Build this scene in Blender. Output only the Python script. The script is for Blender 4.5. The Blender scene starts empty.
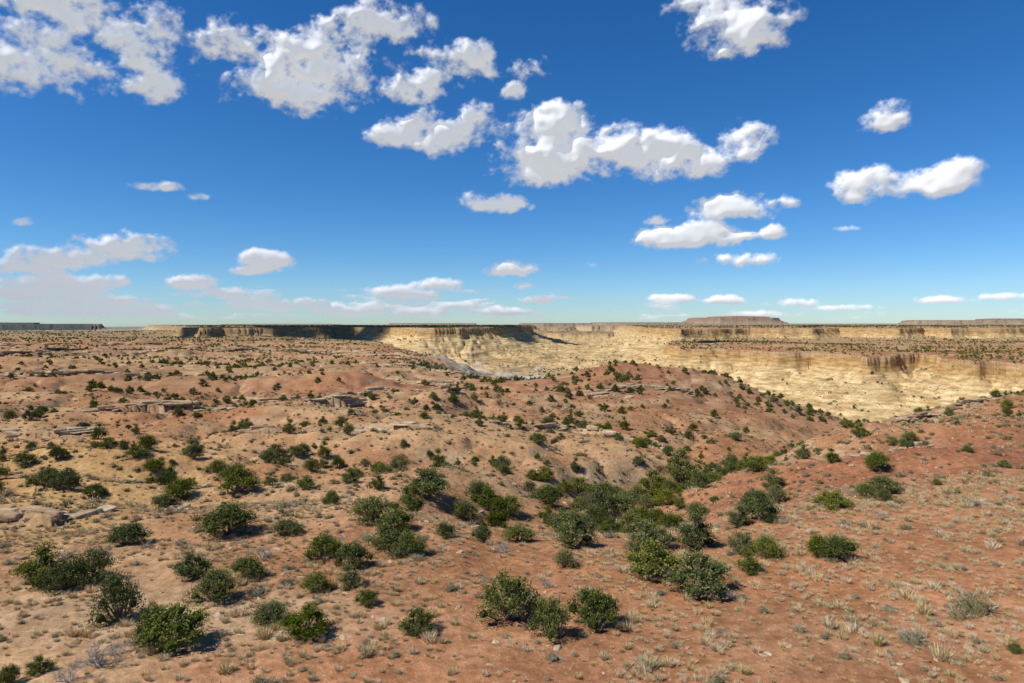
import bpy, math, random, bmesh, time
import numpy as np
from mathutils import Vector
T0 = time.time()
random.seed(5)
rng = np.random.default_rng(11)
F = 683.0; HR = 322.0; CX = 512.0; ZC = 16.0     # viewpoint height above datum

# ------------------------------------------------------------------ helpers
def h2(ix, iy, seed):
    n = (ix*374761393 + iy*668265263 + seed*974711) & 0xffffffff
    n = ((n ^ (n >> 13))*1274126177) & 0xffffffff
    n = n ^ (n >> 16)
    return (n & 0xffffff)*(2.0/0xffffff)-1
def vn(x, y, seed=0):
    xi = np.floor(x); yi = np.floor(y); fx = x-xi; fy = y-yi
    xi = xi.astype(np.int64); yi = yi.astype(np.int64)
    fx = fx*fx*fx*(fx*(fx*6-15)+10); fy = fy*fy*fy*(fy*(fy*6-15)+10)
    a = h2(xi, yi, seed); b = h2(xi+1, yi, seed); c = h2(xi, yi+1, seed); d = h2(xi+1, yi+1, seed)
    return (a*(1-fx)+b*fx)*(1-fy)+(c*(1-fx)+d*fx)*fy
def fbm(x, y, seed=0, o=4, rough=0.5):
    s = 0; a = 1; t = 0
    for i in range(o):
        s = s+a*vn(x, y, seed+i*17); t += a
        x, y = (x*0.8-y*0.6)*2.03+3.1, (x*0.6+y*0.8)*2.03-1.7
        a *= rough
    return s/t
def ss(a, b, x):
    t = np.clip((x-a)/(b-a), 0, 1); return t*t*(3-2*t)
def W(px, D): return ((px-CX)/F*D, D)

# ------------------------------------------------------------------ lowland profile table (depth, height below viewpoint)
def R(D, py): return (D, (py-HR)/F*D)
cols = {
 -500: [(5,14.5),(30,15.8),R(45,568),R(70,498),R(105,452),R(150,420),R(200,401),R(300,378),R(400,365),R(550,353),R(800,343),R(1200,337),R(2000,333),R(4000,331),(15000,165)],
 0: [(5,14.5),(30,15.9),R(45,575),R(70,503),R(105,455),R(150,422),R(200,402),R(300,378),R(400,365),R(550,353),R(800,343),R(1200,337),R(2000,333),R(4000,331),(15000,165)],
 256:[(5,14.5),(30,15.9),R(45,573),R(70,503),R(105,456),R(150,425),R(200,405),R(300,382),R(400,369),R(550,357),R(800,344),R(1200,336),R(2000,331),R(4000,329),(15000,90)],
 370:[(5,14.5),(30,15.9),R(45,573),R(70,501),R(105,454),R(150,426),R(200,407),R(300,384),R(400,372),R(520,361),R(800,347),R(1100,341),(1500,40),(4000,52),(15000,70)],
 440:[(5,14.5),(30,15.9),R(45,573),R(70,500),R(105,453),R(150,427),R(200,409),R(300,387),R(400,374),R(500,367),(700,38),(1200,52),(2000,60),(4000,66),(15000,70)],
 500:[(5,14.5),(30,15.9),R(45,574),R(70,503),R(105,457),R(150,431),R(200,413),R(300,389),R(370,380),(450,42),(650,60),(1000,68),(2000,70),(4000,72),(15000,70)],
 560:[(5,14.5),(30,15.9),R(45,574),R(70,504),R(105,459),R(150,435),R(200,417),R(300,387),R(350,378),(430,46),(650,66),(1000,71),(1500,73),(2500,75),(4000,77),(15000,70)],
 620:[(5,14.5),(30,15.9),R(45,574),R(70,507),R(105,463),R(150,442),R(200,422),R(300,378),R(340,366),(450,48),(600,66),(1000,72),(1500,74),(2500,74),(4000,74),(15000,60)],
 700:[(5,14.5),(30,15.8),R(45,574),R(70,505),R(105,464),R(150,446),R(200,429),R(300,386),R(335,377),(450,54),(600,70),(1000,70),(4000,68),(15000,50)],
 760:[(5,14.5),(30,15.8),R(45,573),R(70,500),R(105,459),R(150,445),R(200,436),R(300,399),R(325,392),(450,64),(600,80),(1000,70),(4000,68),(15000,50)],
 830:[(5,14.5),(30,15.7),R(45,570),R(70,493),R(105,449),R(130,432),(200,38),(300,44),R(325,408),(450,70),(600,86),(1000,74),(4000,68),(15000,50)],
 900:[(5,14.5),(30,15.6),R(45,566),R(70,488),R(105,438),R(150,417),(200,36),(300,50),(450,76),(600,88),(1000,74),(4000,68),(15000,50)],
 960:[(5,14.5),(30,15.6),R(45,563),R(70,485),R(105,432),R(165,403),(230,37),(300,54),(450,78),(600,88),(1000,74),(4000,68),(15000,50)],
 1024:[(5,14.5),(30,15.5),R(45,560),R(70,482),R(105,428),R(150,403),R(190,395),(300,44),(400,66),(600,84),(1000,74),(4000,68),(15000,50)],
 1500:[(5,14.5),(30,15.0),R(45,545),R(70,470),R(105,418),R(150,392),R(210,378),(300,34),(400,55),(600,77),(1000,74),(4000,68),(15000,50)],
}
NL = 500; NU = 400
lgrid = np.linspace(math.log(4), math.log(20000), NL)
ugrid = np.linspace(-1.5, 1.5, NU)
ck = sorted(cols)
colv = []
for c in ck:
    d = np.array(cols[c]); colv.append(np.interp(lgrid, np.log(d[:,0]), d[:,1]))
colv = np.array(colv)
TAB = np.zeros((NU, NL))
uc = [(c-CX)/F for c in ck]
for j in range(NL): TAB[:, j] = np.interp(ugrid, uc, colv[:, j])
def gs(T, sig, ax):
    r = int(sig*3); k = np.exp(-0.5*(np.arange(-r, r+1)/sig)**2); k /= k.sum()
    P = np.pad(T, [(r, r) if a == ax else (0, 0) for a in range(2)], mode='edge')
    return np.apply_along_axis(lambda v: np.convolve(v, k, 'valid'), ax, P)
TAB = gs(gs(TAB, 3.0, 0), 2.6, 1)
def low(X, Y):
    u = np.clip((X/Y-ugrid[0])/(ugrid[1]-ugrid[0]), 0, NU-1.001)
    l = np.clip((np.log(Y)-lgrid[0])/(lgrid[1]-lgrid[0]), 0, NL-1.001)
    ui = u.astype(int); li = l.astype(int); fu = u-ui; fl = l-li
    return (TAB[ui, li]*(1-fu)+TAB[ui+1, li]*fu)*(1-fl)+(TAB[ui, li+1]*(1-fu)+TAB[ui+1, li+1]*fu)*fl

def segdist(X, Y, pts, closed):
    n = len(pts); best = np.full(X.shape, 1e18); tt = np.zeros(X.shape); side = np.zeros(X.shape)
    inside = np.zeros(X.shape, bool); arc = 0
    for i in range(n if closed else n-1):
        ax, ay = pts[i]; bx, by = pts[(i+1) % n]
        dx, dy = bx-ax, by-ay; L2 = dx*dx+dy*dy; L = math.sqrt(L2)
        t = np.clip(((X-ax)*dx+(Y-ay)*dy)/L2, 0, 1)
        d = (X-ax-t*dx)**2+(Y-ay-t*dy)**2
        m = d < best
        best = np.where(m, d, best); tt = np.where(m, arc+t*L, tt)
        if not closed: side = np.where(m, dx*(Y-ay)-dy*(X-ax), side)
        if closed and ay != by:
            c = ((ay > Y) != (by > Y)) & (X < dx*(Y-ay)/dy+ax)
            inside ^= c
        arc += L
    d = np.sqrt(best)
    if closed: return np.where(inside, -d, d), tt
    return np.where(side > 0, d, -d), tt

P_R1 = [W(*p) for p in [(672,960),(680,815),(735,800),(770,730),(800,735),(825,680),(850,630),(872,600),(893,630),(905,680),(925,700),(945,660),(952,600),(975,540),(1000,550),(1024,510),(1060,460),(1200,400),(1500,320),(2200,500),(2600,9000),(655,9000),(655,2500),(670,1300)]]
P_R2 = [W(*p) for p in [(644,1800),(657,1420),(690,1290),(720,1350),(740,1450),(800,1400),(830,1600),(880,1420),(925,1650),(960,1450),(1024,1600),(1500,1500),(2000,12000),(615,12000),(632,2600)]]
P_L = [W(*p) for p in [(530,1800),(512,1450),(484,1190),(455,1110),(418,1070),(400,1180),(350,1300),(300,1200),(232,1150),(200,1090),(186,1250),(190,2000),(150,5000),(150,12000),(530,12000),(530,3500)]]
def box(pa, pb, D, E): return [W(pa, D), W((pa*0.7+pb*0.3), D*0.96), W(pb, D), W(pb+6, E), W(pa-6, E)]
MES = [(box(694,772,7600,9500),-50),(box(716,756,7900,9000),-68), (box(912,1060,6500,9500),-18),(box(985,1030,6800,8500),-34),(box(-160,92,6500,9000),24),(box(-200,30,6900,9000),8),(box(528,590,9000,12000),18),(box(600,690,7500,12000),6),(box(230,330,7000,9500),26),(box(400,470,8000,10500),18)]
BUTTES = [(box(552,604,2500,3100),42,.6),(box(508,566,3600,4400),30,.9),(box(584,626,4600,5600),24,1.),(box(535,556,1750,1950),58,.4)]
prof = ([-1e9,0,1.5,5,7,16,35,62,95,135,220,2000],[0,0,8,10,14,18,27,38,47,54,60,120])

LEDGES = [  # polyline, height, decay
 ([(40,160),(130,170),(220,178),(330,190),(380,205)],3.6,26),
 ([(190,212),(300,222),(420,242),(505,262)],4.2,30),
 ([(585,250),(640,258),(700,262)],4.0,22),
 ([(470,150),(560,166),(640,160),(700,152)],2.4,16),
 ([(-300,290),(0,305),(120,325),(210,350)],4.6,36),
 ([(330,430),(450,405),(530,392)],4.0,36),
 ([(-400,480),(0,500),(120,540),(260,520)],5.5,50),
 ([(-300,700),(0,720),(130,760),(200,800)],5,70),
 ([(150,620),(300,660),(430,600)],5,60),
 ([(-200,60),(0,61),(38,64)],1.3,9),
 ([(-200,108),(20,118),(110,126)],2.0,14),
 ([(240,122),(330,130),(430,124)],2.2,14),
 ([(850,96),(890,92),(935,97)],1.0,9),
 ([(900,135),(950,145),(1010,150)],1.6,11),
 ([(250,300),(350,320),(460,310)],3.6,30),
]
LEDGES = [([W(*p) for p in a], h, d) for a, h, d in LEDGES]
HILLS = [(90,98,24,8,2.4),(20,80,14,6,1.2),(300,120,26,9,2.6),(230,168,32,10,3.2),(60,205,34,14,4.2),(430,205,32,14,4.2),(520,240,28,15,3.0),(150,140,22,8,3.0),(420,150,22,9,2.8),
 (630,328,50,26,4.0),(720,318,30,16,2.0),(900,84,18,5,2.0),(1000,104,20,8,2.2),(800,60,12,4,.6),(330,62,16,6,.8),(560,60,12,5,-.7),(200,75,16,5,-1.2),(330,260,45,20,5.5),(130,270,45,20,5.5),(40,380,60,25,5),(350,400,60,30,5),(250,90,18,5,-1.8),(450,88,16,5,1.3),(860,120,16,8,1.4)]
WASH = [W(*p) for p in [(520,66),(560,78),(600,92),(650,104),(700,118),(745,134),(790,160),(850,220)]]
WASH2 = [W(*p) for p in [(640,70),(700,82),(760,80),(780,70)]]
SIDE = [W(*p) for p in [(330,105),(450,108),(560,104),(640,108)]]
SIDE2 = [W(*p) for p in [(480,190),(560,180),(660,165),(760,160)]]

def terrain(X, Y, masks=False):
    X = np.asarray(X, float); Y = np.asarray(Y, float)
    D = np.maximum(Y, 4)
    h = low(X, D)
    z = ZC-h
    for px, d, rx, ry, hh in HILLS:
        cx, cy = W(px, d)
        m = (np.abs(X-cx) < rx*2.6) & (np.abs(Y-cy) < ry*2.6)
        if m.any(): z[m] += hh*np.exp(-((X[m]-cx)/rx)**2-((Y[m]-cy)/ry)**2)
    m = (Y > 50) & (Y < 260)
    if m.any():
        for w_, dp, wd in ((WASH, 4.2, 10), (WASH2, 1.5, 5), (SIDE, 2.2, 7), (SIDE2, 3.0, 9)):
            s, t = segdist(X[m]+fbm(X[m]/16, Y[m]/16, 15, 3)*6, Y[m]+fbm(X[m]/16, Y[m]/16, 16, 3)*6, w_, False)
            z[m] -= dp*np.exp(-(s/wd)**2)*ss(50, 80, Y[m])*(1-ss(200, 260, Y[m]))
    z = z+fbm(X/48, Y/40, 1, 4)*3.8*ss(50, 190, Y)*(1-.35*ss(300,500,Y))+fbm(X/220, Y/220, 2, 3)*5.0*ss(250, 900, Y)
    r = 1-np.abs(fbm(X/30, Y/34, 5, 4))*3
    z = z-np.clip(r, 0, 1)**2*2.0*ss(45, 140, Y)
    rb = 1-np.abs(fbm(X/110, Y/150, 6, 4))*3.2
    can = ss(34, 48, h)*ss(370, 500, Y)
    z = z-np.clip(rb, 0, 1)*12*can + fbm(X/40, Y/40, 8, 3)*5*can
    rock = np.zeros(X.shape)
    wx = fbm(X/34, Y/34, 21, 3, 0.4)*11; wy = fbm(X/34, Y/34, 31, 3, 0.4)*11
    nb = fbm(X/40, Y/50, 41, 2)
    for pl, lh, dec in LEDGES:
        xs = [p[0] for p in pl]; ys_ = [p[1] for p in pl]
        m = (X > min(xs)-90) & (X < max(xs)+90) & (Y > min(ys_)-40) & (Y < max(ys_)+dec*4.5)
        if not m.any(): continue
        k = min(1.0, lh/2.5)
        s, t = segdist(X[m]+wx[m]*k, Y[m]+wy[m]*k, pl, False)
        tot = sum(math.dist(pl[i], pl[i+1]) for i in range(len(pl)-1))
        endf = ss(0, 0.15, t/tot)*ss(0, 0.15, 1-t/tot)
        br = ss(-0.4, 0.15, nb[m])*0.75+0.25
        amp = lh*endf*br
        w1 = 1.0+float(np.mean(ys_))*.003
        st = 0.55*ss(-.3, w1, s)+0.45*ss(w1+2.0, 2*w1+2.0, s)
        bump = amp*st*np.exp(-np.clip(s, 0, None)/dec)-0.3*amp*np.exp(-np.clip(-s, 0, None)/8)*(s < 0)
        z[m] += bump
        rock[m] = np.maximum(rock[m], np.exp(-((s-w1*1.3)/(2.4*w1))**2)*np.clip(amp/1.0, 0, 1))
    tz = (z+fbm(X/30, Y/30, 51, 3)*2.0)/2.2
    fr = tz-np.floor(tz); tm = ss(90, 150, Y)*(1-ss(350, 600, Y))*ss(0, 0.3, fbm(X/45, Y/45, 55, 3))*(1-can)
    z = z+(ss(0.38, 0.62, fr)-fr)*2.2*0.7*tm
    rock = np.maximum(rock, tm*np.exp(-((fr-0.5)/0.12)**2)*0.8)
    z = z+fbm(X/5, Y/5, 61, 4)*0.36*ss(20, 40, Y)+fbm(X/0.9, Y/0.9, 71, 2)*0.06*(1-ss(120, 200, Y))
    cl = np.zeros(X.shape); drop = np.zeros(X.shape); plat = np.zeros(X.shape)
    def plateau(poly, hh, slope, scale, warp, amp_g, D0):
        xs = [p[0] for p in poly]; ys_ = [p[1] for p in poly]
        m = (Y > max(D0, min(ys_)-350*scale)) & (X > min(xs)-350*scale) & (X < max(xs)+350*scale)
        if not m.any(): return
        x = X[m]; y = Y[m]
        x2 = x+fbm(x/(warp*3.2), y/(warp*3.2), 81, 4, 0.5)*warp; y2 = y+fbm(x/(warp*3.2), y/(warp*3.2), 91, 4, 0.5)*warp
        s, t = segdist(x2, y2, poly, True)
        s = s/scale
        rg = np.abs(fbm(t/34/scale, s/160+3, 101, 3, 0.5))
        rg2 = np.abs(fbm(t/11/scale, s/90+9, 111, 3, 0.5))
        sc = s-(0.35-rg*2)*12*ss(-2, 12, s)
        g = np.interp(sc, prof[0], prof[1])+(0.6-rg*2.2)*amp_g*ss(4, 26, s)+(0.45-rg2*2)*amp_g*0.5*ss(6, 18, s)
        g = g+(np.sin(g*.75+fbm(x/60,y/60,131,2)*2)*1.1)*ss(8,16,g)
        g = np.where(s < 0, 0, np.maximum(g, 0))
        top = ZC-(hh+slope*(y-poly[0][1]))+fbm(x/130, y/130, 121, 4)*4.0*ss(0, 60, -s)
        p = top-g*scale
        zz = z[m]; up = p > zz
        z[m] = np.where(up, p, zz)
        cl[m] = np.where(up, ss(-1, 1, s), cl[m]); drop[m] = np.where(up, g, drop[m]); plat[m] = np.where(up & (s < 0), 1, np.where(up, 0, plat[m]))
    plateau(P_R1, 33, .004, 1.0, 26, 8, 280)
    plateau(P_R2, 14, .0015, 1.0, 50, 8, 900)
    plateau(P_L, 12, .0038, 1.0, 45, 8, 900)
    for poly, hh, sc_ in BUTTES: plateau(poly, hh, 0, sc_, 60, 6, 1200)
    for poly, hh in MES: plateau(poly, hh, 0, 1.8, 150, 7, 4000)
    if masks: return z, rock, cl, drop, can*(1-np.maximum(plat, cl)), plat
    return z

# ------------------------------------------------------------------ ground sheet
th = np.concatenate([np.linspace(-1.9,-0.84,50,endpoint=False), np.linspace(-0.84,0.84,1180), np.linspace(0.84,1.9,51)[1:]])
ys = [4.0]
while ys[-1] < 19000:
    y = ys[-1]
    if y < 26: s_ = y*.03
    elif y < 900: s_ = min(max(.14, y*.0056), 2.8 if y > 420 else 1.2)
    elif y < 1700: s_ = 5.0
    else: s_ = y*.009
    ys.append(y+s_)
ys = np.array(ys)
UU, YY = np.meshgrid(th, ys)
XX = UU*YY
shape = XX.shape; print("grid", shape)
X = XX.ravel(); Y = YY.ravel()
Z, rock, cl, drop, can, plat = terrain(X, Y, True)
Zg = Z.reshape(shape)
P = np.stack([XX, YY, Zg], -1)
du = np.zeros_like(P); dv = np.zeros_like(P)
du[:, 1:-1] = P[:, 2:]-P[:, :-2]; du[:, 0] = P[:, 1]-P[:, 0]; du[:, -1] = P[:, -1]-P[:, -2]
dv[1:-1] = P[2:]-P[:-2]; dv[0] = P[1]-P[0]; dv[-1] = P[-1]-P[-2]
N = np.cross(du, dv); N /= np.linalg.norm(N, axis=-1, keepdims=True)+1e-12
steep = (1-np.abs(N[..., 2])).ravel()
def C(*c): return np.array(c)
RED = C(.37,.175,.083); TAN = C(.44,.29,.155); ORG = C(.47,.290,.120); CREAM = C(.60,.46,.245); MAROON = C(.28,.112,.062); ROCKC = C(.46,.335,.20)
PX = CX+F*X/Y; LY = np.log(Y)
n1 = fbm(X/38, Y/38, 201, 4); n2 = fbm(X/9, Y/9, 211, 4); n3 = fbm(X/150, Y/150, 221, 4); n4 = fbm(X/2.2,Y/2.2,231,3)
def mix(a, b, t): return a*(1-t[:, None])+b*t[:, None]
col = mix(np.broadcast_to(RED, (X.size, 3)), TAN, np.clip(ss(-0.12, 0.34, n1+0.4*n2)*0.75, 0, 1))
def patch(px, D, rp, rl, c, k):
    global col
    g = np.exp(-((PX-px)/rp)**2-((LY-math.log(D))/rl)**2)*k
    g = np.clip(g*(1+0.9*n1+0.5*n2), 0, 1)
    col = mix(col, c, g)
patch(80, 88, 130, .25, ORG, 1.3); patch(20, 62, 90, .12, ORG, 1.0); patch(330, 75, 120, .2, TAN, .8); patch(500,95,90,.25,TAN,.6)
patch(400, 130, 200, .15, C(.45,.27,.13), .7); patch(900, 62, 160, .2, C(.38,.195,.10), .9); patch(560, 55, 260, .15, TAN, .3)
patch(900, 88, 140, .11, MAROON, 1.2); patch(990, 80, 90, .1, MAROON, .9); patch(950,125,90,.12,C(.44,.26,.145),.8); patch(760, 72, 90, .17, MAROON, .9)
patch(250, 38, 250, .12, C(.42,.28,.165), .9); patch(800,34,300,.12,C(.39,.22,.12),.9); patch(450,46,200,.12,RED*.95,.8)
patch(620, 300, 150, .20, C(.30,.135,.070), 1.9); patch(720, 290, 120, .14, C(.33,.17,.09), 1.1); patch(430, 250, 100, .1, MAROON, .9); patch(200,230,120,.1,MAROON,.8); patch(800,320,80,.1,C(.37,.22,.13),.9)
patch(120, 260, 180, .2, C(.39,.235,.13), .8); patch(100, 420, 200, .25, TAN, .7); patch(350, 500, 150, .25, C(.44,.29,.155), .9); patch(150,700,200,.2,C(.38,.225,.125),.7)
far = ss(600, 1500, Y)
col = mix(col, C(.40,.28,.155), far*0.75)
bed = fbm(Z*0.55+n1*1.5, Z*0.1, 241, 3)*ss(80, 170, Y)
col = mix(col, MAROON*1.05, ss(.08, .33, bed)*0.7*(1-far)); col = mix(col, C(.49,.36,.21), ss(.15, .42, -bed)*0.45*(1-far))
pale = mix(np.broadcast_to(C(.47,.42,.34), (X.size, 3)), C(.29,.265,.21), ss(-.15, .3, n3+.5*n1))
col = mix(col, pale, can*0.95)
rk = np.clip(np.maximum(rock, ss(.10, .25, steep)*(1-can)*ss(60,110,Y)), 0, 1)
rc = mix(np.broadcast_to(ROCKC, (X.size, 3)), C(.32,.18,.10), ss(-.15, .3, n2))
col = mix(col, rc, rk*0.85)
st = fbm(drop*0.22+n1*.3, drop*0.02+n1*0.3, 251, 3, .5)
cc = mix(np.broadcast_to(CREAM, (X.size, 3)), C(.46,.325,.165), ss(-.1, .3, st)*.7)
cc = mix(cc, C(.42,.27,.11), (1-ss(9, 18, drop))*.9)
cc = mix(cc, C(.44,.33,.20), ss(50, 62, drop)*.6)
reg = np.clip(cl*(drop > 0.5), 0, 1)
col = mix(col, cc, reg)
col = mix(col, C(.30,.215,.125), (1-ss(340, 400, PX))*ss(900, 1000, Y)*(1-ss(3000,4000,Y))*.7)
col = mix(col, C(.28,.28,.28), ss(1800, 5000, Y)*0.3)  # distance haze mixed into the far ground colour
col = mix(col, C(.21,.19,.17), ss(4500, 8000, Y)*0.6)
col = mix(col, C(.06,.075,.08), ss(4000, 6000, Y)*(1-ss(85,100,PX))*0.95)  # dark wooded mesa, with the blue of distance put into its colour
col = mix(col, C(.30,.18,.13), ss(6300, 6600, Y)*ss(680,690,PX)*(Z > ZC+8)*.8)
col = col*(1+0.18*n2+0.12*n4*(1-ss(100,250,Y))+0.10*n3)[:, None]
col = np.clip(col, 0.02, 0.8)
nr, ncl = shape
idx = np.arange(nr*ncl).reshape(shape)
quads = np.stack([idx[:-1, :-1], idx[:-1, 1:], idx[1:, 1:], idx[1:, :-1]], -1).reshape(-1, 4)
def bigmesh(name, co, quads):
    me = bpy.data.meshes.new(name)
    me.vertices.add(len(co)); me.vertices.foreach_set("co", co.astype(np.float32).ravel())
    me.loops.add(quads.size); me.loops.foreach_set("vertex_index", quads.astype(np.int32).ravel())
    me.polygons.add(len(quads)); me.polygons.foreach_set("loop_start", np.arange(0, quads.size, 4, dtype=np.int32))
    me.update(calc_edges=True); me.shade_smooth(); return me
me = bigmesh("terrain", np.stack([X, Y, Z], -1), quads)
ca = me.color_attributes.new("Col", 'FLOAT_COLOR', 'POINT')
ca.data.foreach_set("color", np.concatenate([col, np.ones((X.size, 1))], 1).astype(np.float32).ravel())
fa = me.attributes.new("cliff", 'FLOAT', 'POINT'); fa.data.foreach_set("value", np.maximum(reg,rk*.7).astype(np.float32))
terr = bpy.data.objects.new("terrain", me); bpy.context.collection.objects.link(terr)
print("terrain mesh", time.time()-T0)

# ------------------------------------------------------------------ materials
def newmat(name):
    m = bpy.data.materials.new(name); m.use_nodes = True
    nt = m.node_tree; b = nt.nodes["Principled BSDF"]; b.inputs["Roughness"].default_value = 1
    b.inputs["Specular IOR Level"].default_value = 0.
    return m, nt, b
def nd(nt, t, **kw):
    n = nt.nodes.new(t)
    for k, v in kw.items(): setattr(n, k, v)
    return n
def mth(nt, op, a, b=None, c=None, clamp=False):
    n = nt.nodes.new("ShaderNodeMath"); n.operation = op; n.use_clamp = clamp
    for i, v in enumerate((a, b, c)):
        if v is None: continue
        if isinstance(v, (int, float)): n.inputs[i].default_value = v
        else: nt.links.new(v, n.inputs[i])
    return n.outputs[0]
def mixc(nt, f, a, b, blend='MIX'):
    n = nt.nodes.new("ShaderNodeMix"); n.data_type = 'RGBA'; n.blend_type = blend
    for s, v in ((n.inputs[0], f), (n.inputs[6], a), (n.inputs[7], b)):
        if isinstance(v, (int, float)): s.default_value = v
        elif isinstance(v, tuple): s.default_value = (*v, 1)
        else: nt.links.new(v, s)
    return n.outputs[2]
def noise(nt, vec, scale, detail=4, rough=.55):
    n = nt.nodes.new("ShaderNodeTexNoise"); n.inputs["Scale"].default_value = scale; n.inputs["Detail"].default_value = detail
    n.inputs["Roughness"].default_value = rough
    nt.links.new(vec, n.inputs["Vector"]); return n.outputs["Fac"]
def mrange(nt, v, a, b, c=0., d=1.):
    n = nt.nodes.new("ShaderNodeMapRange"); n.interpolation_type = 'SMOOTHSTEP'
    nt.links.new(v, n.inputs[0]); 
    for i, x in enumerate((a, b, c, d)): n.inputs[i+1].default_value = x
    return n.outputs[0]

m, nt, b = newmat("desert_ground")
geo = nd(nt, "ShaderNodeNewGeometry"); pos = geo.outputs["Position"]
at = nd(nt, "ShaderNodeAttribute", attribute_name="Col").outputs["Color"]
cf = nd(nt, "ShaderNodeAttribute", attribute_name="cliff").outputs["Fac"]
nA = noise(nt, pos, 1.6, 5, .7); nC = noise(nt, pos, .22, 4, .65)
c = mixc(nt, 1., at, mixc(nt, mrange(nt, nA, .3, .7), (.76,.73,.70), (1.22,1.22,1.22)), 'MULTIPLY')
c = mixc(nt, 1., c, mixc(nt, mrange(nt, nC, .3, .7), (.84,.80,.76), (1.14,1.15,1.16)), 'MULTIPLY')
vo = nd(nt, "ShaderNodeTexVoronoi"); vo.inputs["Scale"].default_value = 5.0; nt.links.new(pos, vo.inputs["Vector"])
gm = mth(nt, 'MULTIPLY', mrange(nt, vo.outputs["Distance"], .34, .2), mrange(nt, nA, .47, .56))
c = mixc(nt, mth(nt, 'MULTIPLY', gm, .5), c, (.50,.40,.28))
yy = nd(nt, "ShaderNodeSeparateXYZ"); nt.links.new(pos, yy.inputs[0])
sp = mth(nt, 'MULTIPLY', mrange(nt, nA, .53, .62), mrange(nt, yy.outputs[1], 70, 160, 0., .6))
sp = mth(nt, 'MULTIPLY', sp, mth(nt, 'SUBTRACT', 1., cf, clamp=True))
c = mixc(nt, sp, c, (.17,.15,.08))
v3 = nd(nt, "ShaderNodeTexVoronoi"); v3.inputs["Scale"].default_value = .045; nt.links.new(pos, v3.inputs["Vector"])
s3 = mth(nt, 'MULTIPLY', mrange(nt, v3.outputs["Distance"], .38, .2), mrange(nt, yy.outputs[1], 1800, 3000, 0., .8))
s3 = mth(nt, 'MULTIPLY', s3, mth(nt, 'SUBTRACT', 1., cf, clamp=True))
c = mixc(nt, s3, c, (.08,.085,.05))
mp = nd(nt, "ShaderNodeMapping"); mp.inputs["Scale"].default_value = (.05,.05,.5); nt.links.new(pos, mp.inputs[0])
nS = noise(nt, mp.outputs[0], 1.0, 3, .6)
cs = mixc(nt, 1., c, mixc(nt, mrange(nt, nS, .35, .65), (.70,.62,.52), (1.1,1.1,1.1)), 'MULTIPLY')
c = mixc(nt, cf, c, cs)
nt.links.new(c, b.inputs["Base Color"])
bp = nd(nt, "ShaderNodeBump"); bp.inputs["Strength"].default_value = 1.; bp.inputs["Distance"].default_value = .17
nt.links.new(nA, bp.inputs["Height"]); nt.links.new(bp.outputs[0], b.inputs["Normal"])
me.materials.append(m)

def folmat(name, ca_, cb_, rnd=.35):
    m, nt, b = newmat(name)
    oi = nd(nt, "ShaderNodeObjectInfo").outputs["Random"]
    at = nd(nt, "ShaderNodeAttribute", attribute_name="tint").outputs["Fac"]
    c = mixc(nt, at, ca_, cb_)
    v = mth(nt, 'MULTIPLY_ADD', oi, rnd*2, 1-rnd)
    hs = nd(nt, "ShaderNodeHueSaturation"); nt.links.new(c, hs.inputs["Color"]); nt.links.new(v, hs.inputs["Value"])
    nt.links.new(mth(nt, 'MULTIPLY_ADD', oi, -.03, .508), hs.inputs["Hue"])
    nt.links.new(mth(nt, 'MULTIPLY_ADD', mth(nt,'FRACT',mth(nt,'MULTIPLY',oi,7.3)), .35, .82), hs.inputs["Saturation"])
    nt.links.new(hs.outputs[0], b.inputs["Base Color"]); return m
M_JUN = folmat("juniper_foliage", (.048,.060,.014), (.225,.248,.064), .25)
M_SAGE = folmat("sage_foliage", (.16,.14,.075), (.38,.33,.20))
M_GRASS = folmat("dry_grass", (.44,.34,.17), (.74,.62,.36), .2)
M_SCRUB = folmat("blackbrush_foliage", (.11,.10,.045), (.28,.24,.11))
m, nt, b = newmat("juniper_bark"); M_BARK = m
tc = nd(nt, "ShaderNodeTexCoord"); nt.links.new(mixc(nt, noise(nt, tc.outputs["Object"], 9), (.10,.075,.055), (.26,.22,.18)), b.inputs["Base Color"])
m, nt, b = newmat("weathered_wood"); M_DEAD = m
tc = nd(nt, "ShaderNodeTexCoord"); nt.links.new(mixc(nt, noise(nt, tc.outputs["Object"], 7), (.22,.18,.15), (.46,.42,.37)), b.inputs["Base Color"])
m, nt, b = newmat("sandstone"); M_ROCK = m
tc = nd(nt, "ShaderNodeTexCoord"); oi = nd(nt, "ShaderNodeObjectInfo").outputs["Random"]
c = mixc(nt, oi, (.34,.22,.13), (.54,.42,.27))
n_ = noise(nt, tc.outputs["Object"], 3.5, 4, .65)
c = mixc(nt, 1., c, mixc(nt, mrange(nt, n_, .3, .7), (.7,.66,.62), (1.12,1.12,1.12)), 'MULTIPLY')
nt.links.new(c, b.inputs["Base Color"])

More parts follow.
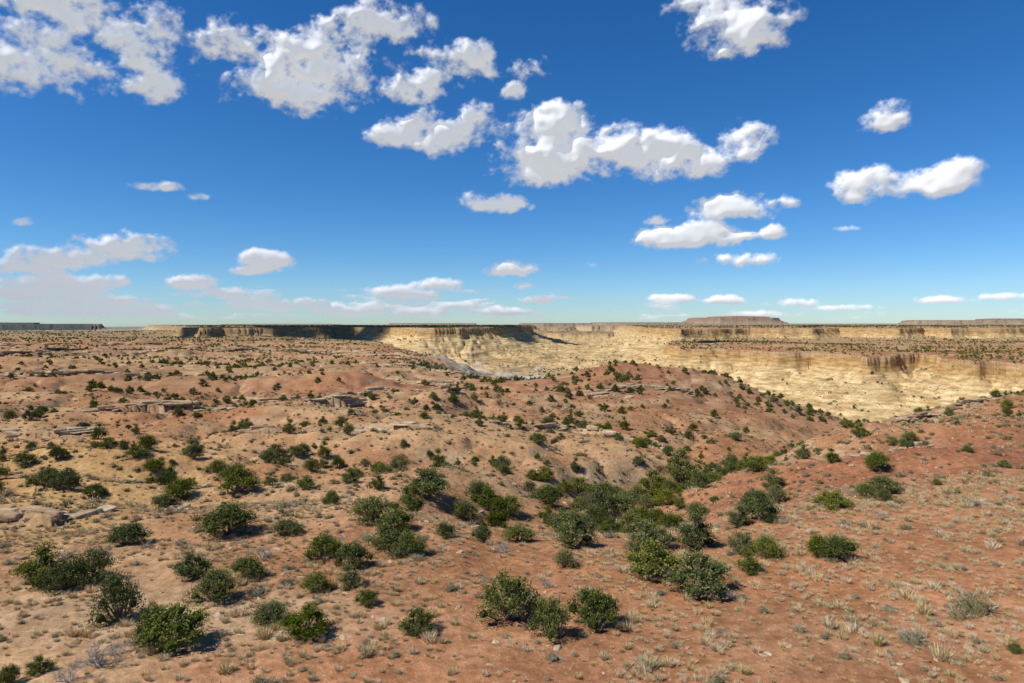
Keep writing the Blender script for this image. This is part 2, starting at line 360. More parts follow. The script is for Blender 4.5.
# ------------------------------------------------------------------ mesh building blocks
class MB:
    def __init__(s): s.v = []; s.f = []; s.t = []; s.m = []; s.n = 0
    def add(s, v, f, tint, mi):
        v = np.asarray(v, float); s.v.append(v)
        for q in f: s.f.append(tuple(int(i)+s.n for i in q)); s.m.append(mi)
        s.t.append(np.broadcast_to(tint, (len(v),)).astype(float)); s.n += len(v)
    def leaves(s, P, Dv, L, Wd, tint, mi, tri=False):
        n = len(P)
        r = rng.normal(size=(n, 3)); side = np.cross(Dv, r); side /= np.linalg.norm(side, axis=1, keepdims=True)+1e-9
        L = np.asarray(L).reshape(-1, 1); Wd = np.asarray(Wd).reshape(-1, 1)
        if tri:
            V = np.stack([P-side*Wd*.5, P+side*Wd*.5, P+Dv*L], 1).reshape(-1, 3); k = 3
        else:
            V = np.stack([P-Dv*L*.4, P+side*Wd*.5, P+Dv*L*.6, P-side*Wd*.5], 1).reshape(-1, 3); k = 4
        f = np.arange(n*k).reshape(n, k)
        s.add(V, f, np.repeat(np.broadcast_to(tint, (n,)), k), mi)
    def tube(s, pts, rad, mi, k=6):
        V = []; 
        for i, p in enumerate(pts):
            p = np.array(p); q = np.array(pts[min(i+1, len(pts)-1)])-np.array(pts[max(i-1, 0)])
            q = q/(np.linalg.norm(q)+1e-9); a = np.cross(q, [.3,.9,.1]); a /= np.linalg.norm(a)+1e-9; c_ = np.cross(q, a)
            for j in range(k):
                w = 2*math.pi*j/k; V.append(p+(a*math.cos(w)+c_*math.sin(w))*rad[i])
        f = []
        for i in range(len(pts)-1):
            for j in range(k): f.append((i*k+j, i*k+(j+1) % k, (i+1)*k+(j+1) % k, (i+1)*k+j))
        s.add(V, f, .5, mi)
    def obj(s, name, mats, link=None):
        me = bpy.data.meshes.new(name); me.from_pydata(np.concatenate(s.v).tolist(), [], s.f)
        for mt in mats: me.materials.append(mt)
        me.polygons.foreach_set("material_index", s.m)
        a = me.attributes.new("tint", 'FLOAT', 'POINT'); a.data.foreach_set("value", np.concatenate(s.t).astype(np.float32))
        me.update(); return me
_ib = bmesh.new(); bmesh.ops.create_icosphere(_ib, subdivisions=2, radius=1)
ICOV = np.array([v.co[:] for v in _ib.verts]); ICOF = [tuple(v.index for v in f.verts) for f in _ib.faces]; _ib.free()
_ib = bmesh.new(); bmesh.ops.create_icosphere(_ib, subdivisions=1, radius=1)
ICOV1 = np.array([v.co[:] for v in _ib.verts]); ICOF1 = [tuple(v.index for v in f.verts) for f in _ib.faces]; _ib.free()

def juniper(name, seed, nl, per, leaf, spread=1.0, tall=1.0, open_=0.):
    global rng
    rng = np.random.default_rng(seed); mb = MB()
    lobes = []
    for i in range(nl):
        a = i*2.4+rng.uniform(0, .8); r = math.sqrt((i+.3)/nl)*.98*spread
        zc = (0.55+(1-r/spread)*1.15+rng.uniform(-.25, .35))*tall
        R_ = rng.uniform(.32, .56)*(1.0 if nl < 12 else .85)
        lobes.append((np.array([r*math.cos(a)*rng.uniform(.75, 1.15), r*math.sin(a)*rng.uniform(.75, 1.15), max(zc, R_*.75)]), R_))
    for i in range(int(nl*.9)):
        c0, R0 = lobes[rng.integers(nl)]
        d = rng.normal(size=3); d[2] = abs(d[2])*.7; d /= np.linalg.norm(d)
        lobes.append((c0+d*R0*rng.uniform(.8,1.2), rng.uniform(.14, .28)))
    for k, (c0, R0) in enumerate(lobes):
        n = int(per*(R0/.5)**2*1.15)
        d = rng.normal(size=(n, 3)); d /= np.linalg.norm(d, axis=1, keepdims=True)
        lump = 1+.25*np.sin(d[:, 0]*5+k)*np.sin(d[:, 1]*6+k*2)+.18*np.sin(d[:, 2]*9+k)
        rad = R0*lump*rng.uniform(.72, 1.15, n)
        P_ = c0+d*rad[:, None]*[1, 1, .88]
        P_[:, 2] = np.maximum(P_[:, 2], .04)
        dv = d*.8+rng.normal(size=(n, 3))*.55+[0, 0, .45]; dv /= np.linalg.norm(dv, axis=1, keepdims=True)
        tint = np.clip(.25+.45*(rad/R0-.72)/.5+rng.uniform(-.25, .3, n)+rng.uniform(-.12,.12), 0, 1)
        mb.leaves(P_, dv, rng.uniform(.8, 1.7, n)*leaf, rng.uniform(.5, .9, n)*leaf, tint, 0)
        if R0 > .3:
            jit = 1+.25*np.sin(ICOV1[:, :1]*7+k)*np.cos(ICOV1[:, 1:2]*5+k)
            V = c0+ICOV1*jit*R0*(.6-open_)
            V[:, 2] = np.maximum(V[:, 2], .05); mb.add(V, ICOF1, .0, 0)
            p0 = np.array([rng.uniform(-.1,.1), rng.uniform(-.1,.1), -.15])
            mid = (p0+c0)*.5+rng.normal(size=3)*.1; mid[2] = max(mid[2]*.8, .1)
            mb.tube([p0, (p0+mid)*.5+rng.normal(size=3)*.04, mid, c0+(c0-mid)*.25], [.10, .075, .055, .02], 1)
    if open_ > 0:
        for j in range(7):
            a = rng.uniform(0, 6.28); e = np.array([math.cos(a)*rng.uniform(.6,1.2), math.sin(a)*rng.uniform(.6,1.2), rng.uniform(.8, 2.1)])
            mb.tube([[0,0,0], e*.5+rng.normal(size=3)*.1, e*.8+rng.normal(size=3)*.08, e], [.06,.04,.025,.008], 1, 5)
    return mb.obj(name, [M_JUN, M_BARK])
JUN = [juniper("juniper_a", 1, 12, 420, .075), juniper("juniper_b", 2, 9, 470, .075, .9, 1.1), juniper("juniper_c", 3, 14, 380, .075, 1.15, .85),
       juniper("juniper_d", 4, 10, 400, .075, 1.0, 1.0, .15), juniper("juniper_e", 5, 7, 460, .075, .75, 1.3), juniper("juniper_f", 6, 16, 360, .075, 1.1, 1.05, .1)]
JDIM = []
for mm in JUN:
    co = np.array([v.co[:] for v in mm.vertices]); JDIM.append((np.percentile(co[:, 0], 98)-np.percentile(co[:, 0], 2), co[:, 2].max()))
JMID = [juniper("juniper_mid_%d" % i, 20+i, 8+i, 90, .17, 1, 1+.12*(i-1)) for i in range(4)]
JFAR = [juniper("juniper_far_%d" % i, 30+i, 4, 22, .38) for i in range(2)]
rng = np.random.default_rng(99)
def tuft(name, n, hh, sp, wd, mat):
    mb = MB(); a = rng.uniform(0, 6.28, n); r = rng.uniform(0, .10, n)
    P_ = np.stack([np.cos(a)*r*sp, np.sin(a)*r*sp, np.zeros(n)-.01], 1)
    dv = np.stack([np.cos(a)*rng.uniform(.0, 1, n)*sp*.9, np.sin(a)*rng.uniform(.0, 1, n)*sp*.9, np.ones(n)], 1); dv /= np.linalg.norm(dv, axis=1, keepdims=True)
    mb.leaves(P_, dv, rng.uniform(.4, 1, n)*hh, wd, rng.uniform(0, 1, n), 0, True); return mb.obj(name, [mat])
GR = [tuft("grass_tuft_%d" % i, 150, .32, 1+.2*i, .019, M_GRASS) for i in range(3)]
GRF = [tuft("grass_tuft_far_%d" % i, 18, .30, 1.3, .08, M_GRASS) for i in range(2)]
def shrub(name, n, leaf, mat, twig=True):
    mb = MB(); d = rng.normal(size=(n, 3)); d[:, 2] = np.abs(d[:, 2]); d /= np.linalg.norm(d, axis=1, keepdims=True)
    r = rng.uniform(.55, 1.05, n)*(1+.25*np.sin(d[:, 0]*6+n)*np.sin(d[:, 1]*5))
    P_ = d*r[:, None]*[.5, .5, .42]; dv = d+rng.normal(size=(n, 3))*.5+[0, 0, .4]; dv /= np.linalg.norm(dv, axis=1, keepdims=True)
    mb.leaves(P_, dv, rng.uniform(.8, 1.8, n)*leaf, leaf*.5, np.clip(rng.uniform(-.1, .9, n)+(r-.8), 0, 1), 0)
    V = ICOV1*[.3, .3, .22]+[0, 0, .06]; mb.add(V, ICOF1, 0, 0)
    if twig:
        for j in range(8):
            a = rng.uniform(0, 6.28); e = np.array([math.cos(a)*.42, math.sin(a)*.42, rng.uniform(.2, .5)]); mb.tube([[0,0,-.03], e*.55+rng.normal(size=3)*.04, e], [.018,.012,.004], 1, 4)
    return mb.obj(name, [mat, M_DEAD])
SG = [shrub("sagebrush_%d" % i, 420, .05, M_SAGE) for i in range(3)]
SC = [shrub("blackbrush_%d" % i, 70, .12, M_SCRUB if i else M_SAGE, False) for i in range(3)]
SGM = shrub("sagebrush_hero", 1500, .03, M_SAGE)
def rockm(name, seed, fl):
    r = np.random.default_rng(seed); bm = bmesh.new()
    for i in range(16):
        p = r.uniform(-1, 1, 3); p = np.sign(p)*np.abs(p)**.45*[.62, .45, fl]; bm.verts.new(p)
    g = bmesh.ops.convex_hull(bm, input=bm.verts[:]); bmesh.ops.delete(bm, geom=[v for v in bm.verts if not v.link_faces], context='VERTS')
    bmesh.ops.bevel(bm, geom=bm.edges[:], offset=.035, segments=1, affect='EDGES')
    me = bpy.data.meshes.new(name); bm.to_mesh(me); bm.free(); me.materials.append(M_ROCK); return me
RK = [rockm("rock_%d" % i, 50+i, [.16, .26, .32, .2, .28][i]) for i in range(5)]
def deadm(name, seed):
    r = np.random.default_rng(seed); mb = MB()
    def br(p, d, L, rad, lv):
        pts = [p]; q = p
        for i in range(3):
            d = d+r.normal(size=3)*.28; d /= np.linalg.norm(d); q = q+d*L/3; pts.append(q)
        mb.tube(pts, [rad, rad*.8, rad*.6, rad*.35], 0, 5)
        if lv:
            for i in range(4): br(pts[r.integers(1, 4)], d+r.normal(size=3)*.7, L*.62, rad*.5, lv-1)
    for i in range(6):
        a = r.uniform(0, 6.28); br(np.array([0, 0, -.05]), np.array([math.cos(a)*.7, math.sin(a)*.7, .7]), .9, .04, 3)
    return mb.obj(name, [M_DEAD])
DEADM = [deadm("dead_shrub_mesh_%d" % i, 70+i) for i in range(2)]
print("kinds", time.time()-T0)

# ------------------------------------------------------------------ scattering
def scatter(name, meshes, X, Y, scl, sink=0., tilt=0., rz=None):
    Z = terrain(X, Y)-sink*scl.reshape(len(X), -1)[:, -1]
    col_ = bpy.data.collections.new(name+"_kinds")
    for i, mm in enumerate(meshes):
        o = bpy.data.objects.new("%s_kind_%d" % (name, i), mm); col_.objects.link(o)
    pm = bpy.data.meshes.new(name); n = len(X)
    pm.vertices.add(n); pm.vertices.foreach_set("co", np.stack([X, Y, Z], 1).astype(np.float32).ravel())
    if scl.ndim == 1: scl = np.repeat(scl[:, None], 3, 1)
    a = pm.attributes.new("scl", 'FLOAT_VECTOR', 'POINT'); a.data.foreach_set("vector", scl.astype(np.float32).ravel())
    rot = np.stack([rng.normal(size=n)*tilt, rng.normal(size=n)*tilt, rng.uniform(0, 6.28, n) if rz is None else rz], 1)
    a = pm.attributes.new("rot", 'FLOAT_VECTOR', 'POINT'); a.data.foreach_set("vector", rot.astype(np.float32).ravel())
    a = pm.attributes.new("kind", 'INT', 'POINT'); a.data.foreach_set("value", rng.integers(0, len(meshes), n).astype(np.int32))
    ob = bpy.data.objects.new(name, pm); bpy.context.collection.objects.link(ob)
    g = bpy.data.node_groups.new(name+"_nodes", 'GeometryNodeTree')
    g.interface.new_socket("Geometry", in_out='INPUT', socket_type='NodeSocketGeometry'); g.interface.new_socket("Geometry", in_out='OUTPUT', socket_type='NodeSocketGeometry')
    gi = g.nodes.new("NodeGroupInput"); go = g.nodes.new("NodeGroupOutput"); ip = g.nodes.new("GeometryNodeInstanceOnPoints")
    ci = g.nodes.new("GeometryNodeCollectionInfo"); ci.inputs["Collection"].default_value = col_
    ci.inputs["Separate Children"].default_value = True; ci.inputs["Reset Children"].default_value = True
    def na(nm, ty):
        q = g.nodes.new("GeometryNodeInputNamedAttribute"); q.data_type = ty; q.inputs["Name"].default_value = nm
        return [o_ for o_ in q.outputs if o_.enabled and o_.name == "Attribute"][0]
    ip.inputs["Pick Instance"].default_value = True
    L = g.links.new
    L(gi.outputs[0], ip.inputs["Points"]); L(ci.outputs[0], ip.inputs["Instance"]); L(na("kind", 'INT'), ip.inputs["Instance Index"])
    L(na("rot", 'FLOAT_VECTOR'), ip.inputs["Rotation"]); L(na("scl", 'FLOAT_VECTOR'), ip.inputs["Scale"]); L(ip.outputs[0], go.inputs[0])
    md = ob.modifiers.new("scatter", 'NODES'); md.node_group = g
    return ob
def band(y0, y1, dens, U=.84):
    n = int(dens*U*(y1**2-y0**2)); Yb = np.sqrt(rng.uniform(y0*y0, y1*y1, n)); return rng.uniform(-U, U, n)*Yb, Yb

# tree and shrub positions: image pixels cast from the viewpoint onto the ground
Ds = np.exp(np.linspace(math.log(20), math.log(600), 900))
def locate(px, py):
    z = terrain((px-CX)/F*Ds, Ds); row = HR+F*(ZC-z)/Ds
    k = np.argmax(row <= py); return (px-CX)/F*Ds[k], Ds[k], z[k]
trees = [(30,592,48,38),(58,595,40,34),(84,588,42,36),(112,627,42,56),(150,640,34,34),(166,657,58,44),(33,678,22,20),(4,690,20,30),
(122,549,27,22),(90,501,22,16),(42,492,30,20),(62,494,26,26),(222,541,42,30),(188,582,30,26),(211,607,45,36),(246,582,27,22),(265,630,36,28),(305,643,40,34),
(313,597,28,25),(286,539,24,20),(322,563,36,28),(352,573,30,32),(348,592,26,20),(366,610,20,20),(416,640,30,28),(386,556,38,36),(410,560,34,26),(396,535,30,24),(372,526,40,28),
(425,503,40,26),(462,523,24,24),(377,492,16,14),(508,628,60,50),(552,644,38,46),(597,633,44,44),(566,571,24,21),(576,551,40,28),(566,536,36,24),(602,520,46,30),(608,506,34,20),
(655,583,46,28),(650,562,40,26),(662,552,34,22),(699,553,40,30),(703,602,52,38),(684,492,36,38),(700,520,26,18),(744,558,26,26),(770,562,32,24),(752,577,24,20),(766,525,34,26),(742,530,24,18),(776,493,22,14),
(838,512,34,17),(820,560,18,26),(843,564,30,28),(867,498,17,13),(887,504,18,14),(879,474,20,22),(757,474,24,18),(834,466,16,12),(482,545,16,20),(508,520,30,22),(488,512,26,20),(330,508,16,18),(348,486,18,16),
(234,499,30,16),(231,486,30,14),(174,504,30,22),(160,511,22,14),(445,540,20,18),(520,545,24,18),(640,530,26,20),(622,515,30,22),(668,508,24,18),(655,500,24,18),(580,500,30,20),(548,508,26,20),(305,492,16,10),(268,488,14,10),(20,470,24,12),(105,451,20,12),(132,462,20,11),(150,478,18,12),(190,460,20,14),(215,478,22,12),(430,486,20,14),(1018,657,14,12),(1006,470,10,8),(970,456,10,7),(938,488,9,7)]
placed = []
for px, py, w, hh in trees:
    x, y, z = locate(px, py-2)
    k = random.randrange(6); wm = min(w*y/F, 4.2); hm = hh*y/F*.93
    o = bpy.data.objects.new("juniper_tree", JUN[k]); bpy.context.collection.objects.link(o)
    s = wm/JDIM[k][0]*random.uniform(.98, 1.08); o.scale = (s, s, max(min(hm/JDIM[k][1]*1.05, s*1.5), s*.65)); o.location = (x, y+wm*.3, z-.05); o.rotation_euler = (random.uniform(-.06,.06), random.uniform(-.06,.06), random.uniform(0, 6.28))
    o.location.z = float(terrain(np.array([o.location.x]), np.array([o.location.y]))[0])-.06
    placed.append((x, y))
for px, py, w in [(975,613,50),(912,643,32),(800,632,18),(958,618,26)]:
    x, y, z = locate(px, py); o = bpy.data.objects.new("sagebrush", SGM); bpy.context.collection.objects.link(o)
    s = w*y/F; o.scale = (s, s, s*.9); o.location = (x, y, z-.03)
for px, py, w, k in [(100,668,46,0),(70,682,34,1),(545,588,20,1),(120,655,26,1),(262,560,24,0),(500,552,18,0),(340,545,16,1),(878,520,16,1),(735,600,14,0)]:
    x, y, z = locate(px, py); o = bpy.data.objects.new("dead_shrub", DEADM[k]); bpy.context.collection.objects.link(o)
    s = w*y/F/2.2; o.scale = (s, s, s); o.location = (x, y, z); o.rotation_euler = (0, 0, px)

def treedens(X, Y):
    d1, d2, d3, d4 = [np.abs(segdist(X, Y, q, False)[0]) for q in (WASH, WASH2, SIDE, SIDE2)]
    p = .010+.11*np.exp(-(d1/9)**2)+.05*np.exp(-(d3/10)**2)+.014*np.exp(-(d2/6)**2)+.055*np.exp(-(d4/11)**2)
    return p*(.25+1.7*ss(-.25, .35, fbm(X/18, Y/18, 301, 3)))
Xb, Yb = band(66, 215, .17); k = rng.uniform(0, .17, len(Xb)) < treedens(Xb, Yb)*np.where((CX+F*Xb/Yb > 790)&(Yb<160), .35, 1.)
Xb, Yb = Xb[k], Yb[k]; keep = np.ones(len(Xb), bool)
for x, y in placed: keep &= (Xb-x)**2+(Yb-y)**2 > 5
Xb, Yb = Xb[keep], Yb[keep]; s = .4+.95*rng.uniform(0, 1, len(Xb))**1.3; print("mid trees", len(Xb))
scatter("juniper_woodland", JUN, Xb, Yb, np.stack([s, s, s*rng.uniform(.75, 1.1, len(Xb))], 1), .05)
def veg(y0, y1, dens, seedn, cut=True):
    Xb, Yb = band(y0, y1, dens); d = .25+1.6*ss(-.3, .3, fbm(Xb/60, Yb/60, seedn, 3))
    k = rng.uniform(0, 1.8, len(Xb)) < d
    Xb, Yb = Xb[k], Yb[k]
    if y0 > 300:
        e = 3.; z0 = terrain(Xb, Yb); sl = np.hypot(terrain(Xb+e, Yb)-z0, terrain(Xb, Yb+e)-z0)/e
        k = sl < .42; Xb, Yb = Xb[k], Yb[k]
    return Xb, Yb
Xb, Yb = veg(215, 460, .021, 311); s = rng.uniform(.5, 1.35, len(Xb))
scatter("juniper_stand", JMID, Xb, Yb, s, .05)
Xb, Yb = veg(460, 1200, .011, 312); s = rng.uniform(.5, 1.5, len(Xb)); scatter("distant_juniper_woodland", JFAR, Xb, Yb, s, .05)
Xb, Yb = veg(1200, 3200, .0024, 313); s = rng.uniform(.8, 2.0, len(Xb)); scatter("plateau_juniper_woodland", JFAR, Xb, Yb, s, .05)
Xb, Yb = band(22, 75, 3.4); k = rng.uniform(0, 1, len(Xb)) < .12+.75*ss(-.3, .4, fbm(Xb/7, Yb/7, 321, 3)+.25*(Xb>5)); Xb, Yb = Xb[k], Yb[k]
scatter("bunchgrass", GR, Xb, Yb, np.exp(rng.normal(-.3, .42, len(Xb))))
Xb, Yb = band(75, 230, .42); k = rng.uniform(0, 1, len(Xb)) < .15+.85*ss(-.3, .35, fbm(Xb/12, Yb/12, 322, 3)); Xb, Yb = Xb[k], Yb[k]
scatter("dry_grassland", GRF, Xb, Yb, np.exp(rng.normal(0, .35, len(Xb))))
Xb, Yb = band(22, 90, .17); s = np.exp(rng.normal(-.65, .45, len(Xb))); scatter("sagebrush_patch", SG, Xb, Yb, s, .02)
Xb, Yb = band(60, 240, .17); s = np.exp(rng.normal(-.25, .35, len(Xb))); scatter("blackbrush_scrub", SC, Xb, Yb, s, .02)
Xb, Yb = veg(240, 650, .035, 325); s = np.exp(rng.normal(.1, .3, len(Xb))); scatter("distant_scrub", SC, Xb, Yb, s, .02)
Xb, Yb = band(22, 100, .7); k = rng.uniform(0, 1, len(Xb)) < .2+.8*ss(-.1, .35, fbm(Xb/8, Yb/8, 331, 3)+(.2*(Xb < -8))); Xb, Yb = Xb[k], Yb[k]
s = np.exp(rng.normal(-1.75, .6, len(Xb))); scatter("scattered_rocks", RK, Xb, Yb, s, .1, tilt=.2)
XS, YS, SS = [], [], []; LX, LY_, LS, LR = [], [], [], []
for pl, lh, dec in LEDGES:
    tot = sum(math.dist(pl[i], pl[i+1]) for i in range(len(pl)-1))
    pl_ = np.array(pl); cum = np.concatenate([[0], np.cumsum(np.linalg.norm(np.diff(pl_, axis=0), axis=1))])
    k = min(1, lh/2.5)
    def along(t, off):
        x = np.interp(t, cum, pl_[:, 0]); y = np.interp(t, cum, pl_[:, 1])+off
        for _ in range(2):
            xx = np.interp(t, cum, pl_[:, 0])-fbm(x/34, y/34, 21, 3, .4)*11*k; yv = np.interp(t, cum, pl_[:, 1])+off-fbm(x/34, y/34, 31, 3, .4)*11*k
            x, y = xx, yv
        return x, y
    n = int(min(tot, 250)*1.2); t = rng.uniform(.06, .94, n)*tot
    x, y = along(t, rng.normal(-2.2, 2.6, n)*k); XS.append(x); YS.append(y); SS.append(np.exp(rng.normal(-.5, .55, n))*min(1.5, .35+lh/4.0))
    L0 = 1.4+lh*.75
    for off in (0.6, 1.0+.35*lh, 1.6+.8*lh):
        t = np.arange(.06*tot, .94*tot, L0*.62); t = t+rng.normal(0, L0*.12, len(t)); t = t[fbm(t/(L0*5), t*0+off*3+lh, 61, 2) > -.12]
        if len(t) < 2: continue
        x, y = along(t, off+rng.normal(0, .25, len(t))); x2_, y2_ = along(t+.5, off)
        x1_, y1_ = along(t-.5, off)
        LX.append(x); LY_.append(y); LR.append(np.arctan2(y2_-y1_, x2_-x1_)+rng.normal(0, .12, len(t)))
        LS.append(np.stack([L0*rng.uniform(.7, 1.5, len(t)), L0*rng.uniform(.55, .8, len(t)), L0*rng.uniform(.32, .62, len(t))], 1))
SS = np.concatenate(SS)*1.1
scatter("sandstone_boulders", RK, np.concatenate(XS), np.concatenate(YS), np.stack([SS*1.4, SS*1.1, SS*.75], 1), .08, tilt=.08)
scatter("sandstone_ledges", RK, np.concatenate(LX), np.concatenate(LY_), np.concatenate(LS), .0, tilt=.03, rz=np.concatenate(LR))
print("scattered", time.time()-T0)

# ------------------------------------------------------------------ sun and unseen clouds above the view, placed to cast shade on the land
az = math.radians(-112); el = math.radians(50)
sv = Vector((math.sin(az)*math.cos(el), math.cos(az)*math.cos(el), math.sin(el)))
sl = bpy.data.lights.new("sun", 'SUN'); sl.energy = 5.0; sl.angle = math.radians(.53); sl.color = (1, .96, .89)
so = bpy.data.objects.new("sun", sl); so.rotation_euler = sv.to_track_quat('Z', 'Y').to_euler(); bpy.context.collection.objects.link(so)
m, nt, b = newmat("cloud_white"); b.inputs["Base Color"].default_value = (.85,.86,.88,1); M_CL = m
def cloud(tx, ty, rx, ry, n, seed, alt=1400):
    r = np.random.default_rng(seed); mb = MB(); k = alt/sv.z
    c0 = np.array([tx+sv.x*k, ty+sv.y*k, alt])
    for i in range(n):
        a = r.uniform(0, 6.28); q = math.sqrt(r.uniform(0, 1)); p = c0+[math.cos(a)*q*rx, math.sin(a)*q*ry, 0]
        R_ = min(rx, ry)*r.uniform(.22, .42)
        V = ICOV*(1+.12*np.sin(ICOV[:, :1]*6+i)*np.cos(ICOV[:, 1:2]*7))*R_*[1.2, 1, .6]; V[:, 2] = np.maximum(V[:, 2], -R_*.12)
        mb.add(p+V, ICOF, 1, 0)
    mm = mb.obj("cloud", [M_CL]); mm.shade_smooth(); o = bpy.data.objects.new("cloud", mm); bpy.context.collection.objects.link(o)
cloud(-330, 1900, 380, 560, 40, 1); cloud(-400, 1240, 170, 110, 32, 7); cloud(-60, 1350, 60, 150, 14, 8)
cloud(-400, 590, 75, 60, 18, 2); cloud(400, 1130, 100, 60, 12, 4); cloud(1100, 2300, 350, 260, 22, 5); cloud(-120,480,50,30,10,9)

# ------------------------------------------------------------------ cumulus field: relief sheets far out, lit by the sun and an added glow
CL = [(35,62,80,46,0),(60,8,110,22,.5),(145,40,50,52,0),(155,85,30,28,.3),(100,25,60,34,.4),(300,78,80,48,0),(225,48,48,32,.4),(335,60,45,40,.3),(415,88,50,26,.5),(385,22,50,28,.62),(470,62,55,26,.68),(450,133,55,27,0),(474,120,30,22,0),(400,135,34,18,.3),(513,95,15,13,.2),(522,68,34,20,.8),
(548,128,52,30,0),(600,158,105,34,0),(655,160,60,30,0),(535,172,44,22,.1),(700,162,30,24,.35),(740,143,30,24,.4),(742,28,58,38,0),(725,8,50,24,.1),(700,5,42,22,.5),(888,123,28,14,.4),(890,108,22,14,.75),(733,210,50,15,0),(790,203,20,11,.5),(865,187,46,20,0),(941,180,38,20,0),(905,186,30,12,.3),
(655,221,15,7,.45),(690,239,54,13,.1),(705,232,28,12,0),(740,237,18,6,.4),(775,233,14,9,0),(736,261,36,9,0),(845,229,22,5,.6),(490,205,37,12,0),(516,271,31,9,0),(592,266,9,5,.6),(524,287,12,5,.5),(262,261,27,11,0),(248,271,20,6,.2),(164,188,28,7,.1),(195,196,14,5,.3),(20,222,14,6,.75),
(130,250,52,16,.2),(60,258,54,14,.3),(20,268,44,11,.3),(70,284,74,11,.3),(10,296,54,9,.2),(190,284,32,9,.2),(240,294,42,8,.4),(100,302,64,9,.3),(402,294,44,8,.1),(440,285,27,7,.2),(300,304,42,7,.4),(345,309,46,8,.3),(535,300,24,5,.4),(500,311,38,6,.2),(420,312,36,6,.3),(670,299,24,5,.1),(733,301,26,6,.3),(785,303,30,6,.4),(765,314,40,5,.5),(850,308,50,4,.6),(940,301,34,5,.3),(1005,297,24,5,.3)]
cu = np.linspace(-1.02, 1.02, 1500); cvv = np.linspace(.0015, .62, 470)
CU, CV = np.meshgrid(cu, cvv)
wu = fbm(CU*30, CV*40, 401, 3)*.006; wv = fbm(CU*30, CV*40, 402, 3)*.006
f = np.full(CU.shape, -3.); rad = np.full(CU.shape, .01)
for px, py, w, hh, wi in CL:
    dx = (px-CX)/F; dz = (HR-py)/F; a_ = math.atan(dx); e_ = math.atan(dz/math.sqrt(1+dx*dx))
    ra = w/F*math.cos(a_)**2; rb = hh/F*math.cos(a_)*math.cos(e_)**2
    k_ = min(1, rb/.02)
    dv_ = (CV+wv*k_-e_)/rb; dv_ = np.where(dv_ < 0, dv_*1.35, dv_)
    q = 1-wi*wi-((CU+wu*k_-a_)/ra)**2-dv_**2
    m_ = q > f
    rad = np.where(m_, rb, rad)
    hsm = np.clip(.5+.5*(q-f)/.35, 0, 1); f = f*(1-hsm)+q*hsm+.35*hsm*(1-hsm)*(q > -1.5)
na_ = fbm(CU*17, CV*24, 411, 7, .55); nb_ = fbm(CU*60, CV*75, 421, 5, .6)
nl_ = fbm(CU*14, CV*80, 431, 6, .6)
env = (1-ss(.012, .075, CV))*(.35+.65*(1-ss(-.5, .35, CU)))
lowc = nl_*2.8*ss(.05, .4, env)-1.3+env*1.8
lowc = np.where(CV > .09, -3, lowc)
f = f+na_*1.05+nb_*.5
islow = lowc > f
f = np.where(islow, lowc, f); rad = np.where(islow, .006, rad)
alpha = ss(-.2, .85, f+nb_*.35)*ss(.0015, .012, CV)*np.where(islow, .85, 1)
rad = gs(rad, 5, 0); rad = gs(rad, 5, 1)
nd_ = fbm(CU*26, CV*34, 451, 5, .5)
base_ = np.clip(f, 0, 1.4)
th_ = (1.25*base_/(base_+.45)*.9+na_*.30+nd_*.22*np.clip(f*2, 0, 1)+nb_*.05)*rad
th_ = gs(gs(th_, 2.4, 0), 2.4, 1)
RR = 16000*(1-th_*.8)
co_ = np.stack([RR*np.sin(CU)*np.cos(CV), RR*np.cos(CU)*np.cos(CV), RR*np.sin(CV)+ZC], -1).reshape(-1, 3)
idx = np.arange(CU.size).reshape(CU.shape)
qd = np.stack([idx[:-1, :-1], idx[:-1, 1:], idx[1:, 1:], idx[1:, :-1]], -1).reshape(-1, 4)
af = alpha.ravel(); kq = af[qd].max(1) > .004; qd = qd[kq]
used = np.zeros(CU.size, bool); used[qd.ravel()] = True; remap = np.cumsum(used)-1
cm = bigmesh("cumulus_clouds", co_[used], remap[qd])
a = cm.attributes.new("vapour", 'FLOAT', 'POINT'); a.data.foreach_set("value", af[used].astype(np.float32))
mc = bpy.data.materials.new("cloud_vapour_glow"); mc.use_nodes = True; nt = mc.node_tree; nt.nodes.clear()
out = nd(nt, "ShaderNodeOutputMaterial"); df = nd(nt, "ShaderNodeBsdfDiffuse"); df.inputs[0].default_value = (.52,.51,.50,1)
em = nd(nt, "ShaderNodeEmission"); em.inputs[0].default_value = (.95,.97,1.0,1); em.inputs[1].default_value = .46  # even glow stands in for light scattered inside the clouds
ad = nd(nt, "ShaderNodeAddShader"); tr = nd(nt, "ShaderNodeBsdfTransparent"); mx = nd(nt, "ShaderNodeMixShader")
da = nd(nt, "ShaderNodeAttribute", attribute_name="vapour")
nt.links.new(df.outputs[0], ad.inputs[0]); nt.links.new(em.outputs[0], ad.inputs[1]); nt.links.new(da.outputs["Fac"], mx.inputs[0])
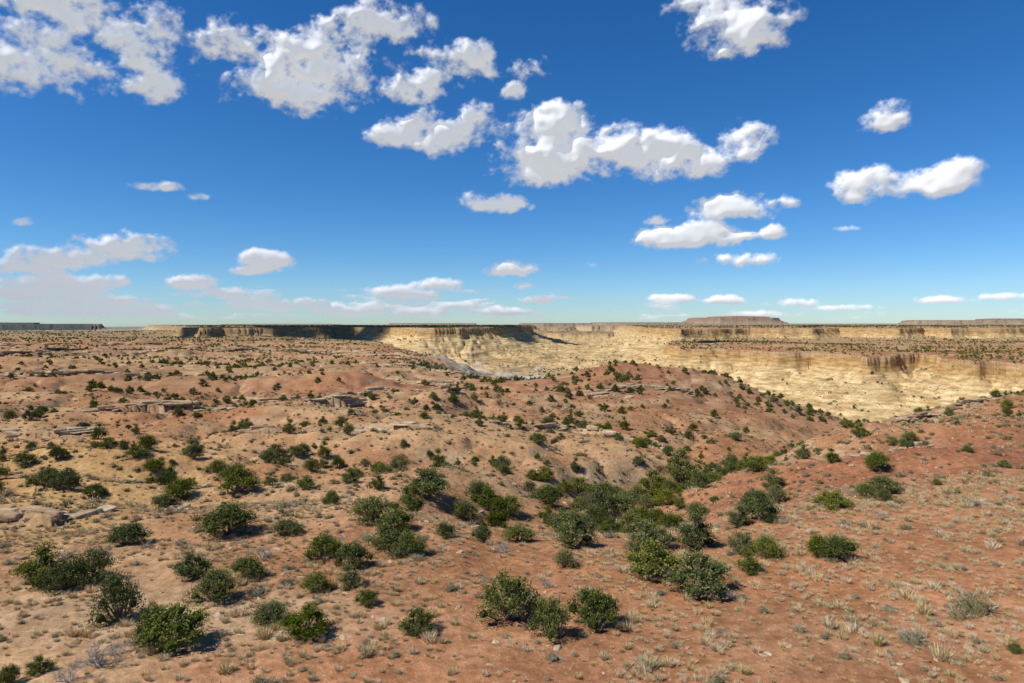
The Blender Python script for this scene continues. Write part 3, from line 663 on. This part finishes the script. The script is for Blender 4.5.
nt.links.new(tr.outputs[0], mx.inputs[1]); nt.links.new(ad.outputs[0], mx.inputs[2]); nt.links.new(mx.outputs[0], out.inputs[0])
cm.materials.append(mc); oc = bpy.data.objects.new("cumulus_clouds", cm); bpy.context.collection.objects.link(oc)
print("clouds", len(qd), time.time()-T0)

world = bpy.data.worlds.new("World"); bpy.context.scene.world = world; world.use_nodes = True; world.name = "sky"
nt = world.node_tree; bg = nt.nodes["Background"]
sky = nd(nt, "ShaderNodeTexSky", sky_type='NISHITA'); sky.sun_disc = False; sky.sun_elevation = el; sky.sun_rotation = az
sky.altitude = 1700; sky.air_density = 1.0; sky.dust_density = .4; sky.ozone_density = 1.2
bg.inputs["Strength"].default_value = .1
hs = nd(nt, "ShaderNodeHueSaturation"); hs.inputs["Saturation"].default_value = 1.28; nt.links.new(sky.outputs[0], hs.inputs["Color"])
sep = nd(nt, "ShaderNodeSeparateColor"); nt.links.new(hs.outputs[0], sep.inputs[0]); cmb = nd(nt, "ShaderNodeCombineColor")
rr_ = mth(nt, 'MULTIPLY', mth(nt, 'POWER', mth(nt, 'MAXIMUM', mth(nt, 'MULTIPLY', sep.outputs[0], .085), 0.001), 1.15), 8.3)
nt.links.new(rr_, cmb.inputs[0]); nt.links.new(mth(nt, 'MULTIPLY', sep.outputs[1], .88), cmb.inputs[1]); nt.links.new(mth(nt, 'MULTIPLY', sep.outputs[2], 1.19), cmb.inputs[2])
nt.links.new(cmb.outputs[0], bg.inputs["Color"])

# ------------------------------------------------------------------ camera
cam = bpy.data.cameras.new("camera"); co = bpy.data.objects.new("camera", cam); bpy.context.collection.objects.link(co)
cam.sensor_width = 36; cam.lens = 36*F/1024; cam.shift_y = -(341.5-HR)/1024; cam.clip_end = 60000; cam.clip_start = .5
co.location = (0, 0, ZC); co.rotation_euler = (math.radians(90), 0, 0)
sc = bpy.context.scene; sc.camera = co
sc.view_settings.view_transform = 'Standard'; sc.view_settings.look = 'None'; sc.view_settings.exposure = 0
print("done", time.time()-T0)
